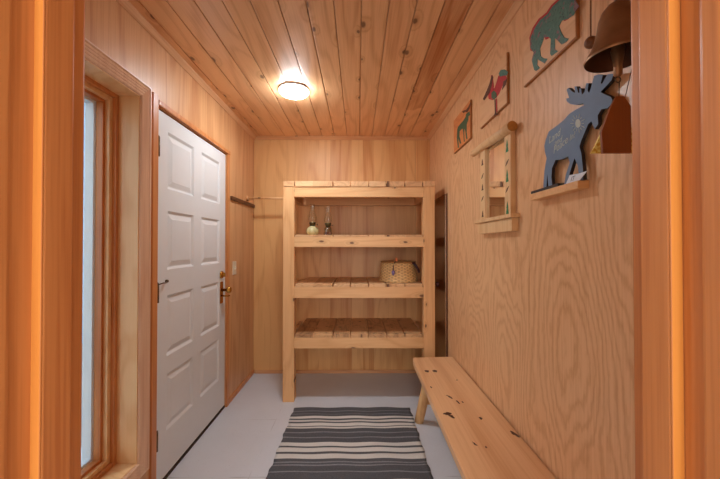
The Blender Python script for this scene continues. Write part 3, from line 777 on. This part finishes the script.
for k, (post, yc) in enumerate(((mp[1], 1.557), (mp[0], 1.868))):
    for j, z in enumerate((1.80, 1.72, 1.655, 1.59, 1.50)):
        s_ = 0.030 if (j + k) % 2 == 0 else 0.018
        mt = M['pine_tree'] if (j % 2 == 0 and k == 0) else M['brownpaint']
        if j % 2 == 0:
            pts = [(0.7208, yc - 0.014, z - s_), (0.7208, yc + 0.014, z - s_), (0.7208, yc + 0.006, z - s_ * .1), (0.7208, yc + 0.009, z), (0.7208, yc, z + s_), (0.7208, yc - 0.009, z), (0.7208, yc - 0.006, z - s_ * .1)]
        else:
            pts = [(0.7208, yc - 0.018, z + 0.012), (0.7208, yc, z - 0.008), (0.7208, yc + 0.018, z - 0.016), (0.7208, yc + 0.004, z + 0.004)]
        link('painted_tree' if j % 2 == 0 else 'painted_bird', B().prism(pts, (-0.001, 0, 0)), mt, post, label='green painted pine tree' if mt is M['pine_tree'] else None)

# ledge with the moose
XF = 0.709
tag(link('wall_ledge', B().box(XF, XR - 0.0005, 1.04, 1.328, 1.503, 1.529, bev=0.002), M['shelf'], origin=(XR, 1.18, 1.503)), 'narrow pale wood ledge holding the moose cutout on right wall', 'shelf')
XMo = 0.722
ms = thing('moose_cutout', 'dark slate moose cutout with chalk writing standing on narrow wall ledge', 'ornament', (XMo, 1.16, 1.529))
mo = [(545.6, 140), (548.8, 131.4), (556, 126.3), (563.4, 120.4), (569.2, 113.9), (576.5, 109.2), (583.9, 105.4), (583, 103.3), (576.5, 105), (570, 104), (566.6, 101), (566.3, 98.5), (569, 97.8), (566.6, 89.7),
      (568.5, 87.8), (572.9, 92), (575, 92.7), (574.6, 86.4), (576.6, 86.4), (578, 92.5), (579.3, 93), (579.3, 88.3), (581, 88.3), (581.9, 94.6), (584.4, 92), (586.3, 83.2), (588.6, 83.2), (587.6, 90.5), (589, 92.7), (590.6, 89),
      (594, 75.8), (598.5, 74.4), (602.9, 75), (600.7, 83.2), (602, 84), (604.3, 79.5), (607.3, 74.4), (613.8, 73.5), (611.6, 80.2), (605.8, 86.5), (600.5, 92), (604.3, 94), (610.9, 97), (612.4, 100), (610.9, 105), (607.3, 108.3),
      (601.4, 109.2), (597.7, 115.3), (598.2, 124), (594.8, 129.2), (591.2, 121.5), (588.2, 124), (583.9, 134.3), (581.5, 140), (579.5, 146.6), (581.3, 153.7), (583, 169.7), (583.3, None), (579.5, None), (577.8, 166), (574.5, 158.2),
      (572.4, 164.4), (569.7, 173.3), (568.6, None), (564.0, None), (565.7, 175), (569.7, 162.6), (568, 156.4), (561.7, 159.4), (555.5, 160), (552, 168), (551.4, 176.8), (552.6, None), (548.6, None), (547.2, 173.3),
      (546.2, None), (543, None), (544.3, 171.5), (546.6, 158.2), (544.9, 152), (544.3, 145.8)]
P = []
for px, py in mo:
    if py is None:
        q = onx(px, 180, XMo); P.append((XMo, q.y, 1.5295))
    else:
        q = onx(px, py, XMo); P.append((XMo, q.y, max(q.z, 1.5295)))
fig = link('figure', B().prism(P, (0.012, 0, 0), 0, 1), [M['slate'], M['black']], ms, label='slate painted moose with black edges')
link('base', B().box(0.711, 0.7455, 1.145, 1.326, 1.5295, 1.540, bev=0.001), M['black'], ms, label='black base strip')
def strokes(name, px_lines, X, rad, mat, parent):
    b = B()
    for ln in px_lines:
        pts = [onx(px, py, X) for px, py in ln]
        for a, c in zip(pts, pts[1:]):
            b.tube([a, c], rad, 5)
    return link(name, b, mat, parent)
c0 = (577.8, 123.4)
sun = []
for k in range(14):
    a = 2 * math.pi * k / 14
    r1, r2 = 5.2, 7.6 + (k % 2) * 1.6
    sun.append([(c0[0] + r1 * math.cos(a) * .8, c0[1] - r1 * math.sin(a) * 1.05), (c0[0] + r2 * math.cos(a) * .8, c0[1] - r2 * math.sin(a) * 1.05)])
strokes('sun_rays', sun, XMo - 0.0003, 0.0011, M['chalk'], fig)
disc = [onx(c0[0] + 2.5 * math.cos(2 * math.pi * k / 20), c0[1] - 4.4 * math.sin(2 * math.pi * k / 20), XMo - 0.001) for k in range(20)]
link('sun_disc', B().prism([tuple(q) for q in disc], (0.001, 0, 0)), M['chalk'], fig, label='chalk sun')
def text(name, s, px, py, size, X, mat, parent, shear=0.35, spin=0.0):
    cu = bpy.data.curves.new(name, 'FONT'); cu.body = s; cu.size = size; cu.shear = shear; cu.extrude = 0.0003; cu.offset = -0.0002
    tmp = bpy.data.objects.new(name + '_tmp', cu); COL.objects.link(tmp)
    bpy.context.view_layer.update()
    me = bpy.data.meshes.new_from_object(tmp.evaluated_get(bpy.context.evaluated_depsgraph_get()))
    bpy.data.objects.remove(tmp)
    q = onx(px, py, X)
    wl = Vector((0, 0, 0)); pp = parent
    while pp is not None: wl += pp.location; pp = pp.parent
    # glyph x runs towards the viewer (-y), glyph y up, face towards -x
    Mx = Matrix(((0, 0, -1, 0), (-1, 0, 0, 0), (0, 1, 0, 0), (0, 0, 0, 1)))
    me.transform(Matrix.Translation(q - wl) @ Mx @ Matrix.Rotation(spin, 4, 'Z'))
    me.materials.clear(); me.materials.append(mat)
    o = bpy.data.objects.new(name, me); COL.objects.link(o); o.parent = parent
    return o
text('chalk_writing', 'Land', 548.6, 144.0, 0.037, XMo - 0.0006, M['chalk'], fig, spin=R(8))
text('chalk_writing', 'and', 554.5, 146.2, 0.030, XMo - 0.0006, M['chalk'], fig, spin=R(6))
text('chalk_writing', 'Peace', 553.4, 154.0, 0.036, XMo - 0.0006, M['chalk'], fig, spin=R(12))
text('chalk_writing', 'In!', 569.5, 141.0, 0.028, XMo - 0.0006, M['chalk'], fig, spin=R(10))

cp = [onx(px, py, 0.7165) for px, py in ((569.5, 175.2), (580.4, 173), (587, 170.8), (579.7, 181.4), (574, 183.2), (565.8, 184.7))]
cp = [(q.x, q.y, max(q.z, 1.5295)) for q in cp]
card = link('place_card', B().prism(cp, (0.0008, 0, 0)), M['paper'], origin=(0.7165, 1.09, 1.5295))
tag(card, 'small white card with dark lettering leaning by the moose hooves', 'card')
text('lettering', 'IT', 570.3, 181.6, 0.022, 0.7163, M['ink'], card, shear=0.5)

# bell, sail, gold ornament, ball on cord
bc = Vector((0.608, 0.75, 1.757))
bell = thing('hanging_bell', 'old bronze bell with clapper hanging by the jamb at upper right', 'bell', (bc.x, bc.y, bc.z))
pr = [(0.065, 0), (0.0665, 0.004), (0.061, 0.012), (0.053, 0.028), (0.046, 0.047), (0.041, 0.070), (0.037, 0.095), (0.031, 0.112), (0.021, 0.125), (0.006, 0.131)]
link('bell_body', B().rev([(r, h) for r, h in pr], tuple(bc), seg=64, caps=False), M['bronze'], bell)
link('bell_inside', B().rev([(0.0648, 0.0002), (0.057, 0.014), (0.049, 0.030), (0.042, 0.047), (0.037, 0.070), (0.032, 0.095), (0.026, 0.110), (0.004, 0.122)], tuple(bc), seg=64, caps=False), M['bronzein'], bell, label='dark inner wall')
b = B().tube([bc + Vector((0, 0, 0.120)), bc + Vector((0, 0, 0.05)), bc + Vector((0, 0, 0.02)), bc + Vector((0, 0, -0.02)), bc + Vector((0, 0, -0.038)), bc + Vector((0, 0, -0.044))], [0.004, 0.006, 0.014, 0.0085, 0.009, 0.004], 16)
link('clapper', b, M['bronze'], bell)
b = B().rev([(0.004, 0.130), (0.007, 0.14), (0.007, 0.20), (0.003, 0.21)], tuple(bc), seg=16)
b.tube([bc + Vector((0, 0, 0.205)), bc + Vector((0, 0, 0.26)), bc + Vector((0.05, 0, 0.275)), Vector((XR - 0.002, bc.y, bc.z + 0.275))], 0.006, 12)
link('bracket', b, M['bronze'], bell)
b = B().rev([(0.028, XR - 0.006), (0.028, XR)], (0, bc.y, bc.z + 0.275), 'X', 20)
link('bracket_plate', b, M['bronze'], bell)
lp = [bc + Vector((0.006 * math.cos(a * math.pi / 6), 0, -0.050 + 0.007 * math.sin(a * math.pi / 6))) for a in range(13)]
link('ring', B().tube(lp, 0.0014, 8), M['hinge'], bell)
yS = 0.752
sail = [ony(px, py, yS) for px, py in ((616.3, 96.2), (624, 96.2), (631, 106), (631.5, 153), (603, 153), (601.6, 132), (610.5, 108))]
so = link('wind_sail', B().prism([tuple(q) for q in sail], (0, 0.006, 0)), M['sail'], origin=tuple(ony(620, 96, yS)))
tag(so, 'dark brown wooden clapper sail hanging below the bronze bell', 'wind sail')
sc_ = ony(620, 96, yS)
b = B().tube([(sc_.x, yS + 0.003, sc_.z - 0.004), (sc_.x - 0.002, yS - 0.001, bc.z - 0.052)], 0.0012, 6)
link('hook_wire', b, M['hinge'], so)
go = [ony(px, py, 0.80) for px, py in ((591.5, 153), (595.5, 146), (601, 134), (604, 133), (612, 120), (622, 112), (630, 122), (634, 136), (636, 153))]
g = link('gold_ornament', B().prism([tuple(q) for q in go], (0, 0.006, 0)), M['gold'], origin=tuple(ony(620, 112, 0.80)))
tag(g, 'gold patterned ornament hanging behind the brown sail', 'ornament')
gq = ony(622, 113, 0.80)
link('thread', B().tube([(gq.x, 0.803, gq.z - 0.003), (gq.x + .03, 0.803, gq.z + 0.12), (XR, 0.803, gq.z + 0.17)], 0.001, 6), M['rope'], g)
bq = onx(590.8, 42.5, 0.722)
bo = thing('cord_pull', 'round brown wooden ball on a thin cord left of the bell', 'pull cord', (bq.x, bq.y, bq.z))
link('ball', B().rev([(0.018 * math.sin(math.pi * (k + .3) / 12.6), -0.018 * math.cos(math.pi * (k + .3) / 12.6)) for k in range(13)], tuple(bq), seg=24), M['ball'], bo)
link('cord', B().tube([bq + Vector((0, 0, 0.016)), bq + Vector((0.001, 0, 0.18)), Vector((XR - 0.001, bq.y, bq.z + 0.30))], 0.0022, 8), M['rope'], bo)
